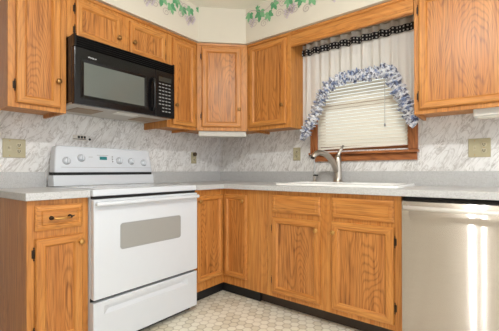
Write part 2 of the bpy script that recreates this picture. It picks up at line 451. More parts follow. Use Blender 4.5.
# ------------------------------------------------------------------ cabinet parts (local: X along the front, Y into the cabinet, Z up)
def rect(u0, u1, z0, z1, y, iu, iz=None):
    iz = iu if iz is None else iz
    return [(u0+iu, y, z0+iz), (u1-iu, y, z0+iz), (u1-iu, y, z1-iz), (u0+iu, y, z1-iz)]
def knob(parent, u, z, y, mat, M=None, r=0.0155):
    m = MB(M); m.lathe([(r*0.62, 0), (r*0.55, 0.002), (r*0.38, 0.006), (r*0.42, 0.011), (r*0.85, 0.015), (r, 0.020), (r*0.9, 0.0245), (r*0.5, 0.027), (0, 0.0275)], (u, y, z), (0, -1, 0), 16)
    return m.build('knob', mat, parent)
def hinge(parent, u, z, y, mat, M=None, s=1, side=1):
    m = MB(M)
    m.tube([(u, y, z+dz) for dz in (-0.034, -0.03, -0.024, -0.02, 0.02, 0.024, 0.03, 0.034)], [0.001, 0.004, 0.002, 0.0045, 0.0045, 0.002, 0.004, 0.001], 8)
    m.box(min(u, u-side*0.009), max(u, u-side*0.009), y+0.002, y+0.0055, z-0.02, z+0.02)
    return m.build('hinge', mat, parent)
def door(parent, u0, u1, z0, z1, fw=0.052, fh=0.047, knob_at=None, hinge_u=None, hinge_z=(), M=None, hm=None, kmat=None, name='door', t=0.021):
    hm = hm or OH; y = -0.0005
    yo = y-t
    m = MB(M)
    L = [rect(u0, u1, z0, z1, y, 0), rect(u0, u1, z0, z1, yo+0.008, 0), rect(u0, u1, z0, z1, yo+0.002, 0.004), rect(u0, u1, z0, z1, yo, 0.010),
         rect(u0, u1, z0, z1, yo, fw-0.012, fh-0.012), rect(u0, u1, z0, z1, yo+0.003, fw-0.008, fh-0.008), rect(u0, u1, z0, z1, yo+0.012, fw-0.001, fh-0.001), rect(u0, u1, z0, z1, y-0.002, fw-0.001, fh-0.001)]
    m.loops(L, mfun=lambda i: 1 if i % 2 == 0 else 0)
    d = m.build(name, [OV, hm], parent)
    p = MB(M); p.box(u0+fw-0.006, u1-fw+0.006, yo+0.0125, y-0.0025, z0+fh-0.006, z1-fh+0.006)
    p.build('door_panel', OPANEL, d)
    if knob_at: knob(d, knob_at[0], knob_at[1], yo, kmat or KNOBM, M)
    if hinge_u is not None:
        for hz in hinge_z: hinge(d, hinge_u, hz, -0.006, BRONZE, M, side=-1 if hinge_u > u0+0.05 else 1)
    return d
def drawer_front(parent, u0, u1, z0, z1, name='drawer'):
    y = -0.0005; yo = y-0.019; m = MB()
    L = [rect(u0, u1, z0, z1, y, 0), rect(u0, u1, z0, z1, yo+0.010, 0), rect(u0, u1, z0, z1, yo+0.004, 0.010), rect(u0, u1, z0, z1, yo+0.002, 0.024), rect(u0, u1, z0, z1, yo+0.005, 0.027),
         rect(u0, u1, z0, z1, yo+0.001, 0.031), rect(u0, u1, z0, z1, yo, 0.038)]
    m.loops(L, cap1=True)
    return m.build(name, OH, parent)

def upper_cab(label, loc, rz, W, dep, H, bottom_lip=0.022, skip_frame=None):
    t = thing('wall_cabinet', label, 'cabinet', loc, rz)
    g = 0.0008
    b = MB()
    b.box(g, 0.016, 0.0195, dep, 0, H).box(W-0.016, W-g, 0.0195, dep, 0, H)
    b.box(0.0165, W-0.0165, 0.0195, dep, bottom_lip, bottom_lip+0.016).box(0.0165, W-0.0165, 0.0195, dep, H-0.016, H)
    b.box(0.0165, W-0.0165, dep-0.008, dep, bottom_lip+0.0165, H-0.0165)
    b.build('cabinet_body', OV, t)
    f = MB(); f.box(g, W-g, 0, 0.019, 0, H, bev=0.0015)
    f.build('face_frame', OV, t)
    mo = MB(); mo.prism([(-0.010, H-0.016), (-0.0005, H-0.020), (-0.0005, H), (-0.013, H)], 0, g, W-g) if skip_frame is None else None
    if skip_frame is None: mo.build('top_moulding', OH, t)
    else: mo.bm.free()
    return t
ZB, ZT, UF = 1.372, 2.136, 0.3185       # wall cabinet bottom, top, front
H = ZT-ZB
z_ = lambda z: z-ZB
# left of the microwave
Y0 = -2.000
t = upper_cab('tall single-door oak wall cabinet left of the black microwave', (UF, Y0, ZB), PI/2, 0.298, UF-0.002, H)
door(t, 0.036, 0.262, z_(1.397), z_(2.098), knob_at=(0.243, z_(1.552)), hinge_u=0.032, hinge_z=(z_(1.493), z_(2.0)))
# over the microwave
W = 0.752; Y1 = -1.702
ZM = 1.846
t = upper_cab('short two-door oak wall cabinet directly above the black microwave', (UF, Y1, ZM), PI/2, W, UF-0.002, ZT-ZM, 0.0)
d0, d1 = -1.651-Y1, -1.346-Y1
door(t, d0, d1, 1.857-ZM, 2.094-ZM, 0.045, 0.05, knob_at=(-1.374-Y1, 1.936-ZM), hinge_u=d0-0.004, hinge_z=(1.902-ZM, 2.035-ZM))
d0, d1 = -1.284-Y1, -0.975-Y1
door(t, d0, d1, 1.857-ZM, 2.094-ZM, 0.045, 0.05, knob_at=(-1.256-Y1, 1.940-ZM), hinge_u=d1+0.004, hinge_z=(1.922-ZM, 2.038-ZM))
# narrow one right of the microwave
Y2 = -0.949
t = upper_cab('narrow oak wall cabinet between the microwave and the diagonal corner cabinet', (UF, Y2, ZB), PI/2, 0.308, UF-0.002, H)
door(t, -0.905-Y2, -0.662-Y2, z_(1.397), z_(2.100), 0.05, knob_at=(-0.878-Y2, z_(1.555)), hinge_u=-0.658-Y2, hinge_z=(z_(1.49), z_(2.01)))
# diagonal corner
CR = (0.3285, -0.640, ZB)
t = thing('wall_cabinet', 'diagonal oak corner wall cabinet with a pale glare on its door', 'cabinet', CR, PI/4)
R = Matrix.Rotation(-PI/4, 3, 'Z')
def loc2(x, y): v = R @ Vector((x-CR[0], y-CR[1], 0)); return (v.x, v.y)
WD = (0.640-0.3285)*math.sqrt(2)
pent = [loc2(0.003, -0.640), loc2(0.316, -0.640), (0.012, 0.0195), (WD-0.012, 0.0195), loc2(0.640, -0.316), loc2(0.640, -0.003), loc2(0.003, -0.003)]
b = MB(); b.prism(pent, 2, 0.022, H-0.001); b.build('cabinet_body', OV, t)
MB().box(0.001, WD-0.001, 0, 0.019, 0, H-0.001, bev=0.0015).build('face_frame', OV, t)
MB().prism([(-0.006, H-0.016), (-0.0005, H-0.020), (-0.0005, H-0.001), (-0.008, H-0.001)], 0, 0.012, WD-0.012).build('top_moulding', OH, t)
door(t, 0.042, 0.385, z_(1.404), z_(2.098), 0.052, 0.047, knob_at=(0.366, z_(1.558)), hinge_u=0.038, hinge_z=(z_(1.498), z_(2.02)))
# left of the window
X0 = 0.6415
t = upper_cab('oak wall cabinet between the diagonal corner cabinet and the window', (X0, -UF, ZB), 0, 1.083-X0, UF-0.002, H)
door(t, 0.668-X0, 1.044-X0, z_(1.403), z_(2.104), 0.052, knob_at=(1.013-X0, z_(1.556)), hinge_u=0.664-X0, hinge_z=(z_(1.494), z_(2.02)))
# right of the window
X0 = 1.985
t = upper_cab('large oak wall cabinet right of the window above the dishwasher', (X0, -UF, ZB), 0, 0.62, UF-0.002, H)
door(t, 2.014-X0, 2.575-X0, z_(1.399), z_(2.102), 0.05, knob_at=(2.55-X0, z_(1.55)), hinge_u=2.010-X0, hinge_z=(z_(1.484), z_(2.026)))
# valance board over the window
t = thing('valance_board', 'long oak valance board spanning above the window between two cabinets', 'valance', (1.084, -UF, 2.018))
b = MB(); b.box(0.0005, 0.899, 0, 0.019, 0, ZT-2.018, bev=0.002).build('board', OH, t)
MB().prism([(-0.0005, 0.0), (-0.009, 0.004), (-0.011, 0.020), (-0.006, 0.028), (-0.0005, 0.030)], 0, 0.001, 0.899).build('bottom_bead', OH, t)
MB().prism([(-0.010, 0.102), (-0.0005, 0.096), (-0.0005, 0.118), (-0.013, 0.118)], 0, 0.001, 0.899).build('top_moulding', OH, t)

# ------------------------------------------------------------------ base cabinets
FH = 0.874; KB = 0.105
def carcass(b, W, dep, mi=0):
    b.box(0.0008, 0.016, 0.0195, dep, KB, FH).box(W-0.016, W-0.0008, 0.0195, dep, KB, FH)
    b.box(0.0165, W-0.0165, 0.0195, dep, KB, KB+0.016).box(0.0165, W-0.0165, dep-0.01, dep, KB+0.0165, FH)
# left of the range
Y0 = -2.003; BF = 0.612
t = thing('base_cabinet', 'oak base cabinet with one drawer and one door left of the white range', 'cabinet', (BF, Y0, 0), PI/2)
b = MB(); carcass(b, 0.294, BF-0.003); b.build('cabinet_body', OV, t)
MB().box(0.0008, 0.294-0.0008, 0, 0.019, KB, FH, bev=0.0015).build('face_frame', OV, t)
MB().box(0.001, 0.293, 0.075, BF-0.003, 0, KB-0.001).build('toe_kick', BLACKV, t)
dr = drawer_front(t, 0.034, 0.259, 0.722, 0.847)
# bail pull
for s in (-1, 1):
    pm = MB()
    pm.lathe([(0.011, 0), (0.010, 0.003), (0.006, 0.006), (0.0055, 0.016), (0.008, 0.019), (0.004, 0.024), (0, 0.025)], (0.146+s*0.044, -0.0195, 0.783), (0, -1, 0), 14)
    pm.tube([(0.146+s*0.044, -0.036, 0.783), (0.146+s*0.056, -0.04, 0.786), (0.146+s*0.062, -0.039, 0.789)], [0.004, 0.003, 0.001], 8)
    hd = pm.build('pull_post', BRONZE, dr)
pm = MB(); pm.tube([(0.146+dx, y_, z_2) for dx, y_, z_2 in ((-0.044, -0.037, 0.783), (-0.03, -0.042, 0.780), (-0.014, -0.045, 0.779), (0.014, -0.045, 0.779), (0.03, -0.042, 0.780), (0.044, -0.037, 0.783))], [0.0045, 0.0055, 0.0068, 0.0068, 0.0055, 0.0045], 10)
o = pm.build('pull_grip', BRASS, dr); o['label'] = 'bright brass middle of the drawer pull'
door(t, 0.034, 0.259, 0.135, 0.684, 0.05, 0.047, knob_at=(0.243, 0.642), hinge_u=0.030, hinge_z=(0.22, 0.612), kmat=BRASS)
# corner base with two hinged-together doors
t = thing('base_cabinet', 'L-shaped oak corner base cabinet with two narrow doors meeting in the corner', 'cabinet', (BF, -BF, 0))
YR = -0.931
b = MB()
b.box(-BF+0.003, -0.0195, YR+BF, YR+BF+0.016, KB, FH).box(-BF+0.003, -0.0195, YR+BF+0.0165, BF-0.003, KB, KB+0.016)
b.box(-0.019, 1.055-BF, 0.0195, BF-0.003, KB, KB+0.016).box(1.055-BF-0.016, 1.055-BF, 0.0195, BF-0.003, KB+0.0165, FH)
b.build('cabinet_body', OV, t)
MB().box(-0.019, 0, YR+BF, -0.0005, KB, FH, bev=0.0012).build('face_frame', OV, t)
MB().box(-0.019, 1.055-BF, 0, 0.019, KB, FH, bev=0.0012).build('face_frame', OV, t)
tk = MB(); tk.prism([(-0.10, YR+BF), (-0.078, YR+BF), (-0.078, 0.078), (0.93-BF, 0.078), (0.93-BF, 0.10), (-0.10, 0.10)], 2, 0, KB-0.001); tk.build('toe_kick', BLACKV, t)
ML = Matrix.Translation((0, YR+BF, 0)) @ Matrix.Rotation(PI/2, 4, 'Z')
w1 = -BF-0.024-YR
door(t, 0.018, w1-0.0005, 0.180, 0.830, 0.042, 0.042, knob_at=(0.036, 0.790), M=ML, hm=OHY, kmat=BRASS)
door(t, 0.0235, 0.868-BF, 0.176, 0.831, 0.042, 0.042, knob_at=(0.840-BF, 0.787), kmat=BRASS)
# sink base
X0 = 1.0565; W = 1.9775-X0
t = thing('base_cabinet', 'wide oak sink base cabinet with two doors below two false drawer fronts', 'cabinet', (X0, -BF, 0))
b = MB(); carcass(b, W, BF-0.003); b.build('cabinet_body', OV, t)
MB().box(0.0008, W-0.0008, 0, 0.019, KB, FH, bev=0.0015).build('face_frame', OV, t)
MB().box(0.93-X0, W-0.001, 0.10, 0.115, 0, KB-0.001).build('toe_kick', BROWNK, t)
for a, c in ((1.103, 1.483), (1.563, 1.938)):
    drawer_front(t, a-X0, c-X0, 0.720, 0.847, 'false_drawer_front')
door(t, 1.103-X0, 1.483-X0, 0.140, 0.688, 0.052, 0.05, knob_at=(1.461-X0, 0.628), hinge_u=1.099-X0, hinge_z=(0.225, 0.602), kmat=BRASS)
door(t, 1.563-X0, 1.938-X0, 0.140, 0.694, 0.052, 0.05, knob_at=(1.581-X0, 0.628), hinge_u=1.942-X0, hinge_z=(0.235, 0.612), kmat=BRASS)

# ------------------------------------------------------------------ countertops
CF, CT, CB = 0.645, 0.914, 0.8755
t = thing('countertop', 'short speckled grey laminate countertop left of the white range', 'countertop', (0.32, -1.86, CB))
MB().box(0.022-0.32, CF-0.32, -2.0165+1.86, -1.7110+1.86, 0, CT-CB, bev=0.004, seg=3).build('worktop', LAMI, t)
MB().box(0.001-0.32, 0.021-0.32, -2.0165+1.86, -1.7110+1.86, 0, 1.015-CB, bev=0.002).build('backsplash', LAMI, t)
t = thing('countertop', 'long L-shaped speckled grey laminate countertop holding the white sink', 'countertop', (0.6, -0.32, CB))
ox, oy = 0.6, -0.32
SX0, SX1, SY0, SY1 = 1.115, 1.925, -0.535, -0.075      # sink cut-out
b = MB(); T = CT-CB
outer = [(0.022, -0.9315), (CF, -0.9315), (CF, -CF), (2.63, -CF), (2.63, -0.022), (0.022, -0.022)]
# slab built from strips around the cut-out, shared edges welded
xs = [0.022, CF, SX0, SX1, 2.63]; ys = [-0.9315, -CF, SY0, SY1, -0.022]
grid = {}
def gv(i, j, k):
    key = (i, j, k)
    if key not in grid: grid[key] = b.bm.verts.new((xs[i]-ox, ys[j]-oy, T if k else 0))
    return grid[key]
cells = {(i, j) for i in range(4) for j in range(4) if not (j == 0 and i > 0) and not (i == 2 and j == 2)}
for (i, j) in cells:
    b.bm.faces.new([gv(i, j, 1), gv(i+1, j, 1), gv(i+1, j+1, 1), gv(i, j+1, 1)])
    b.bm.faces.new([gv(i, j+1, 0), gv(i+1, j+1, 0), gv(i+1, j, 0), gv(i, j, 0)])
    for (di, dj, p, q) in ((0, -1, (i, j), (i+1, j)), (1, 0, (i+1, j), (i+1, j+1)), (0, 1, (i+1, j+1), (i, j+1)), (-1, 0, (i, j+1), (i, j))):
        if (i+di, j+dj) not in cells:
            b.bm.faces.new([gv(p[0], p[1], 0), gv(q[0], q[1], 0), gv(q[0], q[1], 1), gv(p[0], p[1], 1)])
o = b.build('worktop', LAMI, t)
bv = o.modifiers.new('bevel', 'BEVEL'); bv.width = 0.004; bv.segments = 3; bv.limit_method = 'ANGLE'
b = MB()
b.box(0.001-ox, 0.021-ox, -0.9315-oy, -0.0215-oy, 0, 1.015-CB, bev=0.002)
b.build('backsplash', LAMI, t)
MB().box(0.001-ox, 2.63-ox, -0.021-oy, -0.001-oy, 0, 1.015-CB, bev=0.002).build('backsplash', LAMI, t)

# ------------------------------------------------------------------ sink, faucet, drinking tap
t = thing('kitchen_sink', 'white double-bowl drop-in sink in the countertop below the window', 'sink', (1.52, -0.32, CT))
def rrect(x0, x1, y0, y1, r, z, n=6):
    out = []
    for cx, cy, a0 in ((x1-r, y1-r, 0), (x0+r, y1-r, PI/2), (x0+r, y0+r, PI), (x1-r, y0+r, 1.5*PI)):
        for k in range(n+1): a = a0+PI/2*k/n; out.append((cx+r*math.cos(a), cy+r*math.sin(a), z))
    return out
b = MB()
rx, ry0, ry1 = 0.425, -0.265, 0.27
b.loops([rrect(-rx, rx, ry0, ry1, 0.05, 0.0008), rrect(-rx, rx, ry0, ry1, 0.05, 0.009), rrect(-rx+0.004, rx-0.004, ry0+0.004, ry1-0.004, 0.048, 0.014), rrect(-rx+0.012, rx-0.012, ry0+0.012, ry1-0.012, 0.045, 0.016)], smooth=True)
# deck: built as strips between bowls
bw = [(-0.385, -0.015), (0.015, 0.385)]; by0, by1 = -0.195, 0.165
def strip(x0, x1, y0, y1): b.box(x0, x1, y0, y1, 0.0012, 0.016)
strip(-rx+0.012, rx-0.012, ry0+0.012, by0); strip(-rx+0.012, rx-0.012, by1, ry1-0.012)
strip(-rx+0.012, bw[0][0], by0, by1); strip(bw[0][1], bw[1][0], by0, by1); strip(bw[1][1], rx-0.012, by0, by1)
b.build('rim', PORC, t)
for x0, x1 in bw:
    b = MB(); b.loops([rrect(x0+0.001, x1-0.001, by0+0.001, by1-0.001, 0.05, 0.0155), rrect(x0+0.006, x1-0.006, by0+0.006, by1-0.006, 0.05, 0.004), rrect(x0+0.012, x1-0.012, by0+0.012, by1-0.012, 0.05, -0.12), rrect(x0+0.035, x1-0.035, by0+0.035, by1-0.035, 0.05, -0.155)], cap1=True, smooth=True)
    bo = b.build('bowl', PORC, t)
    MB().lathe([(0.001, 0), (0.04, 0), (0.042, 0.003), (0.03, 0.0035), (0.026, 0.001), (0.001, 0.001)], ((x0+x1)/2, -0.015, -0.1545)).build('drain', CHROME, bo)
ZD = CT+0.0165
# faucet
fx, fy = 1.392, -0.115
t = thing('faucet', 'brushed nickel single-lever faucet with a curved spout on the white sink', 'faucet', (fx, fy, ZD))
MB().lathe([(0.040, 0), (0.040, 0.004), (0.034, 0.010), (0.031, 0.03), (0.029, 0.09), (0.028, 0.15), (0.028, 0.19), (0.022, 0.203), (0.002, 0.209)], n=24).build('faucet_body', NICKEL, t)
sp = curve([(-0.004, -0.010, 0.085), (-0.020, -0.055, 0.160), (-0.043, -0.120, 0.213), (-0.068, -0.180, 0.228), (-0.086, -0.222, 0.214), (-0.094, -0.242, 0.188)], 30)
n = len(sp)
so = MB().tube(sp, [0.024-0.004*i/(n-1) for i in range(n)], 16).build('spout', NICKEL, t)
MB().lathe([(0.015, 0), (0.014, 0.008), (0.010, 0.010), (0, 0.0101)], (-0.094, -0.242, 0.190), (sp[-1]-sp[-2])).build('aerator', BLACKM, so)
MB().tube([(0, 0, 0.196), (0.006, 0.004, 0.222), (0.018, 0.010, 0.25), (0.038, 0.018, 0.29)], [0.020, 0.014, 0.011, 0.008], 14).build('lever', NICKEL, t)
# drinking water tap
t = thing('drinking_water_tap', 'slender chrome drinking tap with a black lever left of the nickel faucet', 'tap', (1.190, -0.115, ZD))
MB().lathe([(0.018, 0), (0.018, 0.004), (0.011, 0.008), (0.009, 0.03), (0.01, 0.045), (0.006, 0.05), (0, 0.0505)]).build('tap_body', NICKEL, t)
MB().box(-0.012, 0.03, -0.008, 0.008, 0.0455, 0.056, bev=0.003).build('lever', BLACKM, t)
MB().tube(curve([(0, 0, 0.05), (-0.002, 0, 0.12), (-0.001, 0, 0.195), (-0.008, -0.004, 0.216), (-0.03, -0.012, 0.222), (-0.045, -0.016, 0.217)], 28), 0.0055, 10).build('spout', CHROME, t)
MB().tube([(-0.024, -0.010, 0.2215), (-0.046, -0.0165, 0.2165)], [0.006, 0.0055], 10).build('spout_tip', BLACKM, t)

# ------------------------------------------------------------------ window dressing
t = thing('window_blind', 'cream horizontal slat blind lowered over the window', 'blind', (1.525, 0.0, 1.19))
BX0, BX1 = 1.170-1.525, 1.880-1.525
b = MB(); zz = 0.043; pit = 0.0265; k = 0
while zz < 0.74:
    n = 3; pts0 = []; 
    tilt = math.radians(59); wd = 0.0315
    row = []
    for q in range(4):
        s = (q/3-0.5)*wd; yy = -0.003+s*math.cos(tilt)-0.0022*(1-(2*q/3-1)**2); zc = zz+s*math.sin(tilt)
        row.append((yy, zc))
    b.loops([[(BX0, y_, z2) for y_, z2 in row], [(BX1, y_, z2) for y_, z2 in row]], close=False, smooth=True)
    zz += pit
b.build('slats', SLATM, t, recalc=False)
o = MB().box(BX0, BX1, -0.013, 0.013, -0.008, 0.008, bev=0.003).build('bottom_rail', IVORY, t, loc=(0, 0, 0.020)); o.rotation_euler = (0, -0.014, 0)
MB().box(BX0, BX1, -0.014, 0.016, 0.745, 0.778, bev=0.002).build('head_rail', IVORY, t)
MB().tube([(1.727-1.525, -0.022, 0.745), (1.727-1.525, -0.026, 0.18)], 0.003, 8).build('tilt_wand', WHITEP, t)
MB().lathe([(0.001, -0.014), (0.007, -0.012), (0.006, 0.004), (0.003, 0.010)], (1.727-1.525, -0.026, 0.176)).build('wand_tip', GREYP, t)

# swag valance
ARCH = [(1.087, 1.32), (1.115, 1.32), (1.133, 1.352), (1.171, 1.407), (1.214, 1.472), (1.252, 1.562), (1.288, 1.63), (1.339, 1.694), (1.39, 1.717), (1.49, 1.738), (1.572, 1.735), (1.661, 1.729), (1.739, 1.736), (1.787, 1.724), (1.813, 1.694), (1.84, 1.612), (1.866, 1.559), (1.901, 1.478), (1.923, 1.42), (1.946, 1.38), (1.978, 1.333)]
def arch(x):
    for (a, za), (c, zc) in zip(ARCH[:-1], ARCH[1:]):
        if a <= x <= c:
            f = (x-a)/(c-a); return za+(zc-za)*f
    return ARCH[0][1] if x < ARCH[0][0] else ARCH[-1][1]
t = thing('swag_curtain', 'white swag curtain with blue floral ruffle arched over the window blind', 'curtain', (1.535, -0.125, 2.05))
cx0, cx1 = 1.0865, 1.981; NX = 260; NZ = 26
def pleat(x, f):
    a = 0.004+0.010*min(1, f*1.4)
    return a*(math.sin(x*82+1.3*math.sin(x*11))+0.45*math.sin(x*147+2))
TOPZ = 1.995
b = MB(); rows = []
for j in range(NZ+1):
    row = []
    for i in range(NX+1):
        x = cx0+(cx1-cx0)*i/NX; zb = arch(x); f = j/NZ
        row.append((x-1.535, pleat(x, f), TOPZ+(zb-TOPZ)*f-2.05))
    rows.append(row)
b.loops(rows, close=False, smooth=True)
b.build('curtain_panel', CLOTH, t, recalc=False)
# gathered header above and checked ribbon in front of it
def zz_(x): return 0.004*math.sin(x*70+1.2*math.sin(x*9))
b = MB(); rows = []
for j in range(5):
    rows.append([(cx0+(cx1-cx0)*i/NX-1.535, 1.4*pleat(cx0+(cx1-cx0)*i/NX, 0.3)*(0.4+0.6*abs(j-1)/2), 1.965+(2.085-1.965)*j/4+0.6*zz_(cx0+(cx1-cx0)*i/NX)*(j/4)-2.05) for i in range(NX+1)])
b.loops(rows, close=False, smooth=True); b.build('curtain_header', CLOTH, t, recalc=False)
b = MB(); rows = []; NR = 360
for j in range(2):
    rows.append([(cx0+(cx1-cx0)*i/NR-1.535, 1.2*pleat(cx0+(cx1-cx0)*i/NR, 0.3)-0.012, (1.988 if j == 0 else 2.040)+zz_(cx0+(cx1-cx0)*i/NR)-2.05) for i in range(NR+1)])
uvl = b.bm.loops.layers.uv.new('UVMap')
b.loops(rows, close=False, smooth=True)
for f in b.bm.faces:
    for lp in f.loops:
        lp[uvl].uv = ((lp.vert.co.x+1)/0.0235, 0.0 if lp.vert.co.z+2.05 < 2.014 else 1.0)
b.build('checked_ribbon', GINGHAM, t, recalc=False)
# ruffle along the arch
pl = curve([(x, 0, z) for x, z in ARCH], 260)
acc = [0.0]
for p, q in zip(pl[:-1], pl[1:]): acc.append(acc[-1]+(q-p).length)
b = MB(); NU = 620; NV = 6; rows = [[] for _ in range(NV+1)]
def along(s):
    s = min(max(s, 0), acc[-1]-1e-6); lo = 0; hi = len(acc)-1
    while hi-lo > 1:
        m_ = (lo+hi)//2
        if acc[m_] <= s: lo = m_
        else: hi = m_
    f = (s-acc[lo])/max(1e-9, acc[hi]-acc[lo]); p = pl[lo].lerp(pl[hi], f)
    a, c = pl[max(lo-6, 0)], pl[min(hi+6, len(pl)-1)]; d = (c-a).normalized()
    return p, Vector((-d.z, 0, d.x))
rr = random.Random(5); ph = [rr.uniform(0, 6) for _ in range(6)]
for i in range(NU+1):
    s = acc[-1]*i/NU; p, nn = along(s)
    wob = math.sin(s*190+1.7*math.sin(s*23+ph[0]))
    for j in range(NV+1):
        v = j/NV*2-1           # -1 lower edge .. 1 upper edge
        amp = 0.006+0.020*abs(v)**1.2
        hw = 0.048+0.006*math.sin(s*60+ph[1])+0.004*math.sin(s*131+ph[2])
        q = p+nn*(v*hw)
        y = -0.026-0.012*(1-abs(v))+amp*wob*(1 if v < 0 else -0.8)
        sh = 0.006*v*math.sin(s*95+ph[3])
        rows[j].append((max(cx0, min(q.x+sh, 1.981))-1.535, min(y, 0.0)-0.012, q.z-2.05))
b.loops(rows, close=False, smooth=True)
b.build('ruffle', FLORAL, t, recalc=False)
MB().tube([(1.088-1.535, 0.004, 0.0), (1.982-1.535, 0.004, 0.0)], 0.006, 10).build('curtain_rod', WHITEP, t)

# ------------------------------------------------------------------ range
YL, YRr = -1.7005, -0.9345
t = thing('range', 'white freestanding electric range with oven window and back control panel', 'stove', (0, -1.3295, 0))
ym = -1.3295; RT = Matrix.Translation((0, 0, 0)) @ Matrix.Rotation(PI/2, 4, 'Z')
# local: after RT, X(local build) -> +y ; Y -> -x. build coords: u=y-ym, v=-x
HW = 0.377
def rb(u0, u1, x0, x1, z0, z1, mi=0, bev=0.0, seg=2, smooth=False, mb=None):
    m = mb or MB(); m.box(x0, x1, u0, u1, z0, z1, mi, bev, seg, smooth); return m
m = rb(-HW, HW, 0.03, 0.625, 0.05, 0.895); m.build('range_body', ENAMEL, t)
rb(-HW+0.01, HW-0.01, 0.06, 0.60, 0.0, 0.049).build('base', BLACKM, t)
m = MB()
def dq(x, u0, u1, z0, z1): return [(x, u0, z0), (x, u1, z0), (x, u1, z1), (x, u0, z1)]
m.loops([dq(0.626, -HW, HW, 0.045, 0.293), dq(0.664, -HW, HW, 0.045, 0.293), dq(0.668, -HW+0.004, HW-0.004, 0.049, 0.289)], cap0=True)
m.loops([dq(0.668, -HW+0.004, HW-0.004, 0.049, 0.289), dq(0.668, -0.318, 0.288, 0.218, 0.266), dq(0.652, -0.285, 0.255, 0.240, 0.262)], cap1=True)
m.build('storage_drawer', ENAMEL, t)
rb(-HW, HW, 0.626, 0.632, 0.2935, 0.3115).build('drawer_gap', BLACKM, t)
od = rb(-HW, HW, 0.633, 0.672, 0.310, 0.862, bev=0.006, seg=3).build('oven_door', ENAMEL, t)
# window, rounded
m = MB(); n = 6
def rr2(u0, u1, z0, z1, r, x):
    return [(x, p[0], p[1]) for p in rrect(u0, u1, z0, z1, r, 0, 5)]
def swap(L): return [(a, b_, c) for a, b_, c in L]
wu0, wu1, wz0, wz1 = -1.553-ym, -1.107-ym, 0.563, 0.716
m.loops([rr2(wu0, wu1, wz0, wz1, 0.018, 0.6721), rr2(wu0, wu1, wz0, wz1, 0.018, 0.6735), rr2(wu0+0.006, wu1-0.006, wz0+0.006, wz1-0.006, 0.013, 0.6728)], cap1=False)
m.build('window_rim', GREYP, od)
m = MB(); L = rr2(wu0+0.006, wu1-0.006, wz0+0.006, wz1-0.006, 0.013, 0)
m.prism([(p[1], p[2]) for p in L], 0, 0.6722, 0.6727); o = m.build('oven_window', OVENW, od)
# handle
m = MB(); m.box(0.682, 0.705, -HW+0.003, HW-0.004, 0.826, 0.850, bev=0.009, seg=4, smooth=True)
for s in (-1, 1): m.box(0.6725, 0.695, s*(HW-0.020)-0.014, s*(HW-0.020)+0.014, 0.830, 0.848, bev=0.005, seg=3)
m.build('oven_handle', ENAMEL, od)
rb(-HW+0.004, HW-0.004, 0.6255, 0.650, 0.863, 0.878).build('vent_gap', BLACKM, t)
ct = rb(-HW-0.002, HW+0.002, 0.03, 0.664, 0.879, 0.917, bev=0.007, seg=3, smooth=False).build('cooktop', ENAMEL, t)
rb(-HW+0.03, HW-0.03, 0.152, 0.63, 0.9172, 0.920, bev=0.001).build('glass_top', COOKG, ct)
for (bx, bu, br) in ((0.25, -0.19, 0.078), (0.50, -0.19, 0.100), (0.25, 0.19, 0.095), (0.50, 0.19, 0.078)):
    m = MB(); m.loops([[(bx+r*math.cos(2*PI*k/40), bu+r*math.sin(2*PI*k/40), 0.9204) for k in range(40)] for r in (br, br-0.005)])
    m.build('burner_ring', COOKR, ct)
# backguard riser and control panel
m = MB(); m.prism([(0.05, 0.9215), (0.146, 0.9215), (0.136, 0.992), (0.05, 0.992)], 1, -HW, HW); m.build('riser', ENAMEL, t)
rb(-HW+0.006, HW-0.006, 0.052, 0.122, 0.9925, 1.0115).build('oven_vent', BLACKM, t)
m = MB()
fx_ = lambda z: 0.138-0.026*(z-1.0125)/(1.185-1.0125)
secs = []
for z, wd, ins in ((1.012, 0.368, 0.003), (1.016, 0.370, 0), (1.10, 0.3625, 0), (1.168, 0.356, 0), (1.180, 0.352, 0.001), (1.187, 0.345, 0.004), (1.1905, 0.332, 0.010)):
    xf = fx_(z)-ins; r_ = 0.010
    secs.append([(0.05, -wd, z), (xf-r_, -wd, z), (xf-r_*0.3, -wd+r_*0.3, z), (xf, -wd+r_, z), (xf, wd-r_, z), (xf-r_*0.3, wd-r_*0.3, z), (xf-r_, wd, z), (0.05, wd, z)])
m.loops(secs, close=True, cap0=True, cap1=True)
pn = m.build('control_panel', ENAMEL, t)
for ky, kz in ((-1.622, 1.089), (-1.525, 1.111), (-1.245, 1.098), (-1.146, 1.096), (-1.036, 1.087)):
    m = MB(); nrm = (1, 0, 0.15)
    m.lathe([(0.024, 0), (0.024, 0.003), (0.019, 0.006), (0.0175, 0.018), (0.015, 0.021), (0, 0.0212)], (fx_(kz), ky-ym, kz), nrm, 24)
    ang = -0.15
    c = Vector((fx_(kz), ky-ym, kz))+Vector(nrm).normalized()*0.024
    m.box(c.x-0.006, c.x+0.010, c.y-0.0045, c.y+0.0045, c.z-0.019, c.z+0.019, bev=0.003)
    kb = m.build('oven_knob', ENAMEL, pn)
    MB().lathe([(0.0265, 0), (0.0265, 0.0006), (0.0255, 0.0006), (0.0255, 0)], (fx_(kz)+0.0002, ky-ym, kz), nrm, 28).build('dial_print', GREYP, kb)
m = MB(); cz, cy_ = 1.117, -1.330
m.prism([(fx_(1.102)+0.0005, 1.102), (fx_(1.102)+0.003, 1.102), (fx_(1.125)+0.003, 1.125), (fx_(1.125)+0.0005, 1.125)], 1, -1.396-ym, -1.343-ym); m.build('clock_display', DISPLAY, pn)
for q in range(3):
    z = 1.126-q*0.018
    MB().lathe([(0.005, 0), (0.005, 0.002), (0, 0.0022)], (fx_(z), -1.299-ym, z), (1, 0, 0.18), 10).build('push_button', GREYP, pn)
m = MB()
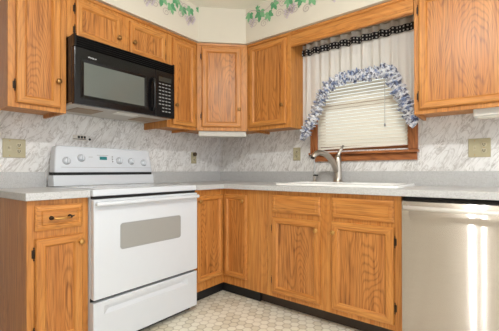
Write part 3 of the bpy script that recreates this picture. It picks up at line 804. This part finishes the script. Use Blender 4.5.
for (a, c, z) in ((-1.415, -1.33, 1.133), (-1.475, -1.445, 1.118)):
    m.prism([(fx_(z)+0.0003, z), (fx_(z)+0.0008, z), (fx_(z+0.003)+0.0008, z+0.003), (fx_(z+0.003)+0.0003, z+0.003)], 1, a-ym, c-ym)
m.prism([(fx_(1.045)+0.0003, 1.045), (fx_(1.045)+0.0008, 1.045), (fx_(1.047)+0.0008, 1.047), (fx_(1.047)+0.0003, 1.047)], 1, -1.66-ym, -0.97-ym)
m.build('panel_print', GREYP, pn)

# ------------------------------------------------------------------ microwave
MZ0, MZ1 = 1.425, 1.844; MY = -1.3255; MH = 0.372
t = thing('microwave', 'black over-the-range microwave mounted above the white range', 'microwave', (0, MY, MZ0))
m = MB(); m.box(0.005, 0.378, -MH, MH, 0.012, MZ1-MZ0, bev=0.003); m.build('microwave_body', BLACKG, t)
m = MB(); m.box(0.02, 0.385, -MH+0.004, MH-0.004, 0.0, 0.0115); m.build('underside_plate', plain('pale_steel_plate', (188, 182, 172), 0.4, 0.2), t)
up = [o for o in t.children if o.name.startswith('underside')][0]
for u in (-0.22, 0.24):
    m = MB(); m.box(0.12, 0.30, u-0.085, u+0.085, -0.004, -0.0005, bev=0.001); o = m.build('grease_filter', plain('filter_mesh', (150, 128, 104), 0.5, 0.3, var=0.3, vscale=300), up)
m = MB(); m.box(0.27, 0.345, -0.06, 0.10, -0.005, -0.0005, bev=0.001); m.build('cooktop_lamp_lens', WHITEP, up)
# top grille
gz0, gz1 = 1.770-MZ0, MZ1-MZ0
m = MB(); m.box(0.379, 0.396, -MH, MH, gz0, gz1); 
k = 0
for k in range(5):
    z = gz0+0.006+k*0.0135
    m.prism([(0.396, z), (0.414, z+0.001), (0.416, z+0.005), (0.396, z+0.008)], 1, -MH+0.012, MH-0.012)
m.box(0.396, 0.417, -MH, -MH+0.012, gz0, gz1).box(0.396, 0.417, MH-0.012, MH, gz0, gz1)
m.build('vent_grille', BLACKG, t)
# door
du1 = -1.128-MY
m = MB(); m.box(0.379, 0.417, -MH, du1, 0.0, gz0-0.002, bev=0.004, seg=3)
md = m.build('door', BLACKG, t)
wz0, wz1 = 1.482-MZ0, 1.682-MZ0; wu0, wu1 = -1.642-MY, -1.222-MY
m = MB(); fw = 0.02
m.loops([[(0.4172, wu0-fw, wz0-fw), (0.4172, wu1+fw, wz0-fw), (0.4172, wu1+fw, wz1+fw), (0.4172, wu0-fw, wz1+fw)],
         [(0.4205, wu0-fw+0.004, wz0-fw+0.004), (0.4205, wu1+fw-0.004, wz0-fw+0.004), (0.4205, wu1+fw-0.004, wz1+fw-0.004), (0.4205, wu0-fw+0.004, wz1+fw-0.004)],
         [(0.4180, wu0, wz0), (0.4180, wu1, wz0), (0.4180, wu1, wz1), (0.4180, wu0, wz1)]])
m.build('window_bezel', BLACKG, md)
m = MB(); m.box(0.4172, 0.4178, wu0-0.002, wu1+0.002, wz0-0.002, wz1+0.002); m.build('window_pane', MWG, md)
m = MB(); hu = -1.156-MY
m.tube(curve([(0.418, hu, 1.692-MZ0), (0.438, hu, 1.684-MZ0), (0.447, hu, 1.65-MZ0), (0.449, hu, 1.58-MZ0), (0.447, hu, 1.51-MZ0), (0.438, hu, 1.476-MZ0), (0.418, hu, 1.468-MZ0)], 36), 0.0115, 12)
m.build('door_handle', BLACKG, md)
def text_mesh(name, body, size, mat, parent, M, extrude=0.0004):
    cu = bpy.data.curves.new(name, 'FONT'); cu.body = body; cu.size = size; cu.extrude = extrude; cu.align_x = 'LEFT'; cu.shear = 0.25
    tmp = bpy.data.objects.new(name, cu); COL.objects.link(tmp)
    dgp = bpy.context.evaluated_depsgraph_get(); me = bpy.data.meshes.new_from_object(tmp.evaluated_get(dgp))
    bpy.data.objects.remove(tmp); me.transform(M); me.name = name
    me.materials.clear(); me.materials.append(mat)
    o = bpy.data.objects.new(name, me); COL.objects.link(o); o.parent = parent; return o
TXT = Matrix(((0, 0, 1, 0), (1, 0, 0, 0), (0, 1, 0, 0), (0, 0, 0, 1)))
text_mesh('logo', 'Whirlpool', 0.0125, plain('logo_white', (240, 240, 240), 0.4), md, Matrix.Translation((0.4176, -1.618-MY, 1.716-MZ0)) @ TXT)
# control panel
m = MB(); m.box(0.379, 0.4165, du1+0.002, MH, 0.0, gz0-0.002, bev=0.003); cp = m.build('control_panel', BLACKG, t)
m = MB(); m.box(0.4166, 0.4175, -1.098-MY, -0.985-MY, 1.690-MZ0, 1.725-MZ0); m.build('display', plain('dim_display', (52, 54, 50), 0.15), cp)
m = MB(); m.box(0.4166, 0.4180, 0, 0.019, 0, 0.0075, bev=0.0006); pb = m.build('keypad_button', plain('keypad_grey', (142, 142, 140), 0.4), cp)
first = True
for r in range(9):
    if r in (4,): pass
    for c in range(4):
        z = 1.668-MZ0-r*0.0255; u = -1.098-MY+c*0.0285
        if r > 6 and c in (0,): continue
        q = pb if first else pb.copy()
        if not first: COL.objects.link(q); q.parent = cp
        first = False
        q.location = (0, u, z)

# ------------------------------------------------------------------ dishwasher
X0 = 1.9825; WW = 0.600
t = thing('dishwasher', 'stainless steel dishwasher with a bar handle under the right countertop', 'dishwasher', (X0, -0.61, 0))
MB().box(0.004, WW-0.004, 0.004, 0.58, 0.11, 0.868).build('tub', BLACKM, t)
MB().box(0.004, WW-0.004, 0.06, 0.56, 0.0, 0.1095).build('toe_kick', BLACKV, t)
MB().box(0.006, WW-0.006, -0.022, 0.0035, 0.852, 0.868, bev=0.002).build('control_strip', BLACKG, t)
# door skin: softly crowned sheet
m = MB(); cols = 24; Lf = []
for j, (zz, dy) in enumerate(((0.118, 0.006), (0.124, 0.0), (0.3, -0.001), (0.5, -0.0015), (0.7, -0.001), (0.842, 0.0), (0.850, 0.006))):
    Lf.append([(0.006+(WW-0.012)*i/cols, -0.048+dy-0.004*(1-(2*i/cols-1)**2), zz) for i in range(cols+1)])
m.loops(Lf, close=False, smooth=True)
m.box(0.0065, WW-0.0065, -0.040, 0.0035, 0.118, 0.850, smooth=False)
dd = m.build('door', STEEL, t)
SATIN = plain('satin_steel', (228, 224, 218), 0.4, 0.3)
m = MB(); m.tube([(0.026, -0.100, 0.821), (WW-0.026, -0.100, 0.821)], 0.0115, 18)
for s in (0.040, WW-0.040): m.tube([(s, -0.049, 0.821), (s, -0.100, 0.821)], 0.009, 12)
m.build('door_handle', SATIN, dd)

# ------------------------------------------------------------------ wall plates, lamps, small wall things
def wall_plate(label, loc, rz, wd, ht, devices, group=None):
    t = thing('wall_plate', label, 'outlet', loc, rz)
    MB().box(-wd/2, wd/2, -0.006, -0.0005, -ht/2, ht/2, bev=0.0025, seg=3).build('cover', BEIGE, t)
    for kind, u in devices:
        if kind == 'switch':
            MB().box(u-0.006, u+0.006, -0.014, -0.0062, -0.004, 0.010, bev=0.002).build('toggle', BEIGED, t)
            MB().box(u-0.009, u+0.009, -0.0068, -0.0061, -0.016, 0.016).build('toggle_slot', BEIGED, t)
        else:
            for s in (-1, 1):
                rc = MB(); rc.lathe([(0.0165, 0), (0.0165, 0.0015), (0.0155, 0.002), (0, 0.0021)], (u, -0.0061, s*0.0195), (0, -1, 0), 18)
                rco = rc.build('receptacle', BEIGED, t)
                sl = MB()
                for dx in (-0.0055, 0.0055): sl.box(u+dx-0.0019, u+dx+0.0019, -0.0092, -0.0083, s*0.0195-0.002, s*0.0195+0.009)
                sl.lathe([(0.0032, 0), (0.0032, 0.0009), (0, 0.0009)], (u, -0.0083, s*0.0195-0.006), (0, -1, 0), 8)
                sl.build('slots', BLACKM, rco)
        for zz in ((0.046, -0.046) if kind == 'switch' else (0.0,)):
            MB().lathe([(0.003, 0), (0.003, 0.001), (0, 0.0012)], (u, -0.0062, zz), (0, -1, 0), 8).build('screw', BRASS, t)
    return t
wall_plate('beige switch and outlet plate left of the white range', (0.0, -1.880, 1.164), PI/2, 0.122, 0.118, (('switch', -0.025), ('outlet', 0.024)))
wall_plate('beige switch and outlet plate right of the window above the dishwasher', (2.308, 0.0, 1.166), 0, 0.120, 0.122, (('switch', -0.025), ('outlet', 0.024)))
wall_plate('small beige outlet plate on the back wall just left of the window', (0.955, 0.0, 1.172), 0, 0.075, 0.118, (('outlet', 0.0),))
t = wall_plate('beige outlet plate with a dark plug between the range and the corner', (0.0, -0.385, 1.150), PI/2, 0.07, 0.112, (('outlet', 0.0),))
pg = tag(MB().lathe([(0.014, 0), (0.019, 0.004), (0.019, 0.022), (0.012, 0.030), (0, 0.031)], (0, 0, 0), (1, 0, 0), 16).build('night_plug', plain('dark_brown_plastic', (74, 58, 38), 0.4), None, loc=(0.0092, -0.385, 1.186)), 'round dark brown plug in the outlet between the range and the corner', 'plug')
# small rack / sign with black marks above the range
t = thing('wall_hook_strip', 'small white strip with three black marks on the wall above the range', 'hook strip', (0, -1.468, 1.262), PI/2)
MB().box(-0.062, 0.032, -0.004, -0.0005, -0.018, 0.020, bev=0.001).build('backing', plain('wall_white', (222, 216, 206), 0.6), t)
m = MB(); m.box(-0.060, 0.030, -0.0062, -0.0042, -0.012, -0.008); m.build('rail', BLACKM, t)
for u in (-0.022, 0.0, 0.020):
    MB().box(u-0.007, u+0.007, -0.009, -0.0042, -0.004, 0.014, bev=0.001).build('hook', BLACKM, t)
t = thing('wall_button', 'tiny white wall button with a black centre right of the hook strip', 'button', (0, -1.411, 1.254), PI/2)
MB().box(-0.014, 0.014, -0.004, -0.0005, -0.014, 0.014, bev=0.001).build('plate', WHITEP, t)
MB().lathe([(0.0085, 0), (0.0085, 0.004), (0, 0.005)], (0, -0.0042, 0.001), (0, -1, 0), 14).build('centre', BLACKM, t)

# under-cabinet lamps
t = thing('under_cabinet_lamp', 'white strip lamp under the diagonal corner wall cabinet', 'lamp', (CR[0], CR[1], 1.325), PI/4)
LAMPH = plain('lamp_housing_shaded', (196, 191, 182), 0.45, var=0.01)  # white plastic, its colour greyed to stand in for shade
MB().box(0.012, WD-0.006, 0.024, 0.13, 0.0, 0.0675, bev=0.006, seg=3).build('housing', LAMPH, t)
t = thing('under_cabinet_lamp', 'white lamp under the large wall cabinet right of the window', 'lamp', (2.29, -0.27, 1.335))
MB().box(0.0, 0.29, 0.0, 0.11, 0.0, 0.0565, bev=0.008, seg=3).build('housing', WHITEP, t)
MB().box(0.02, 0.27, 0.012, 0.098, -0.006, -0.0005, bev=0.002).build('diffuser', IVORY, t)
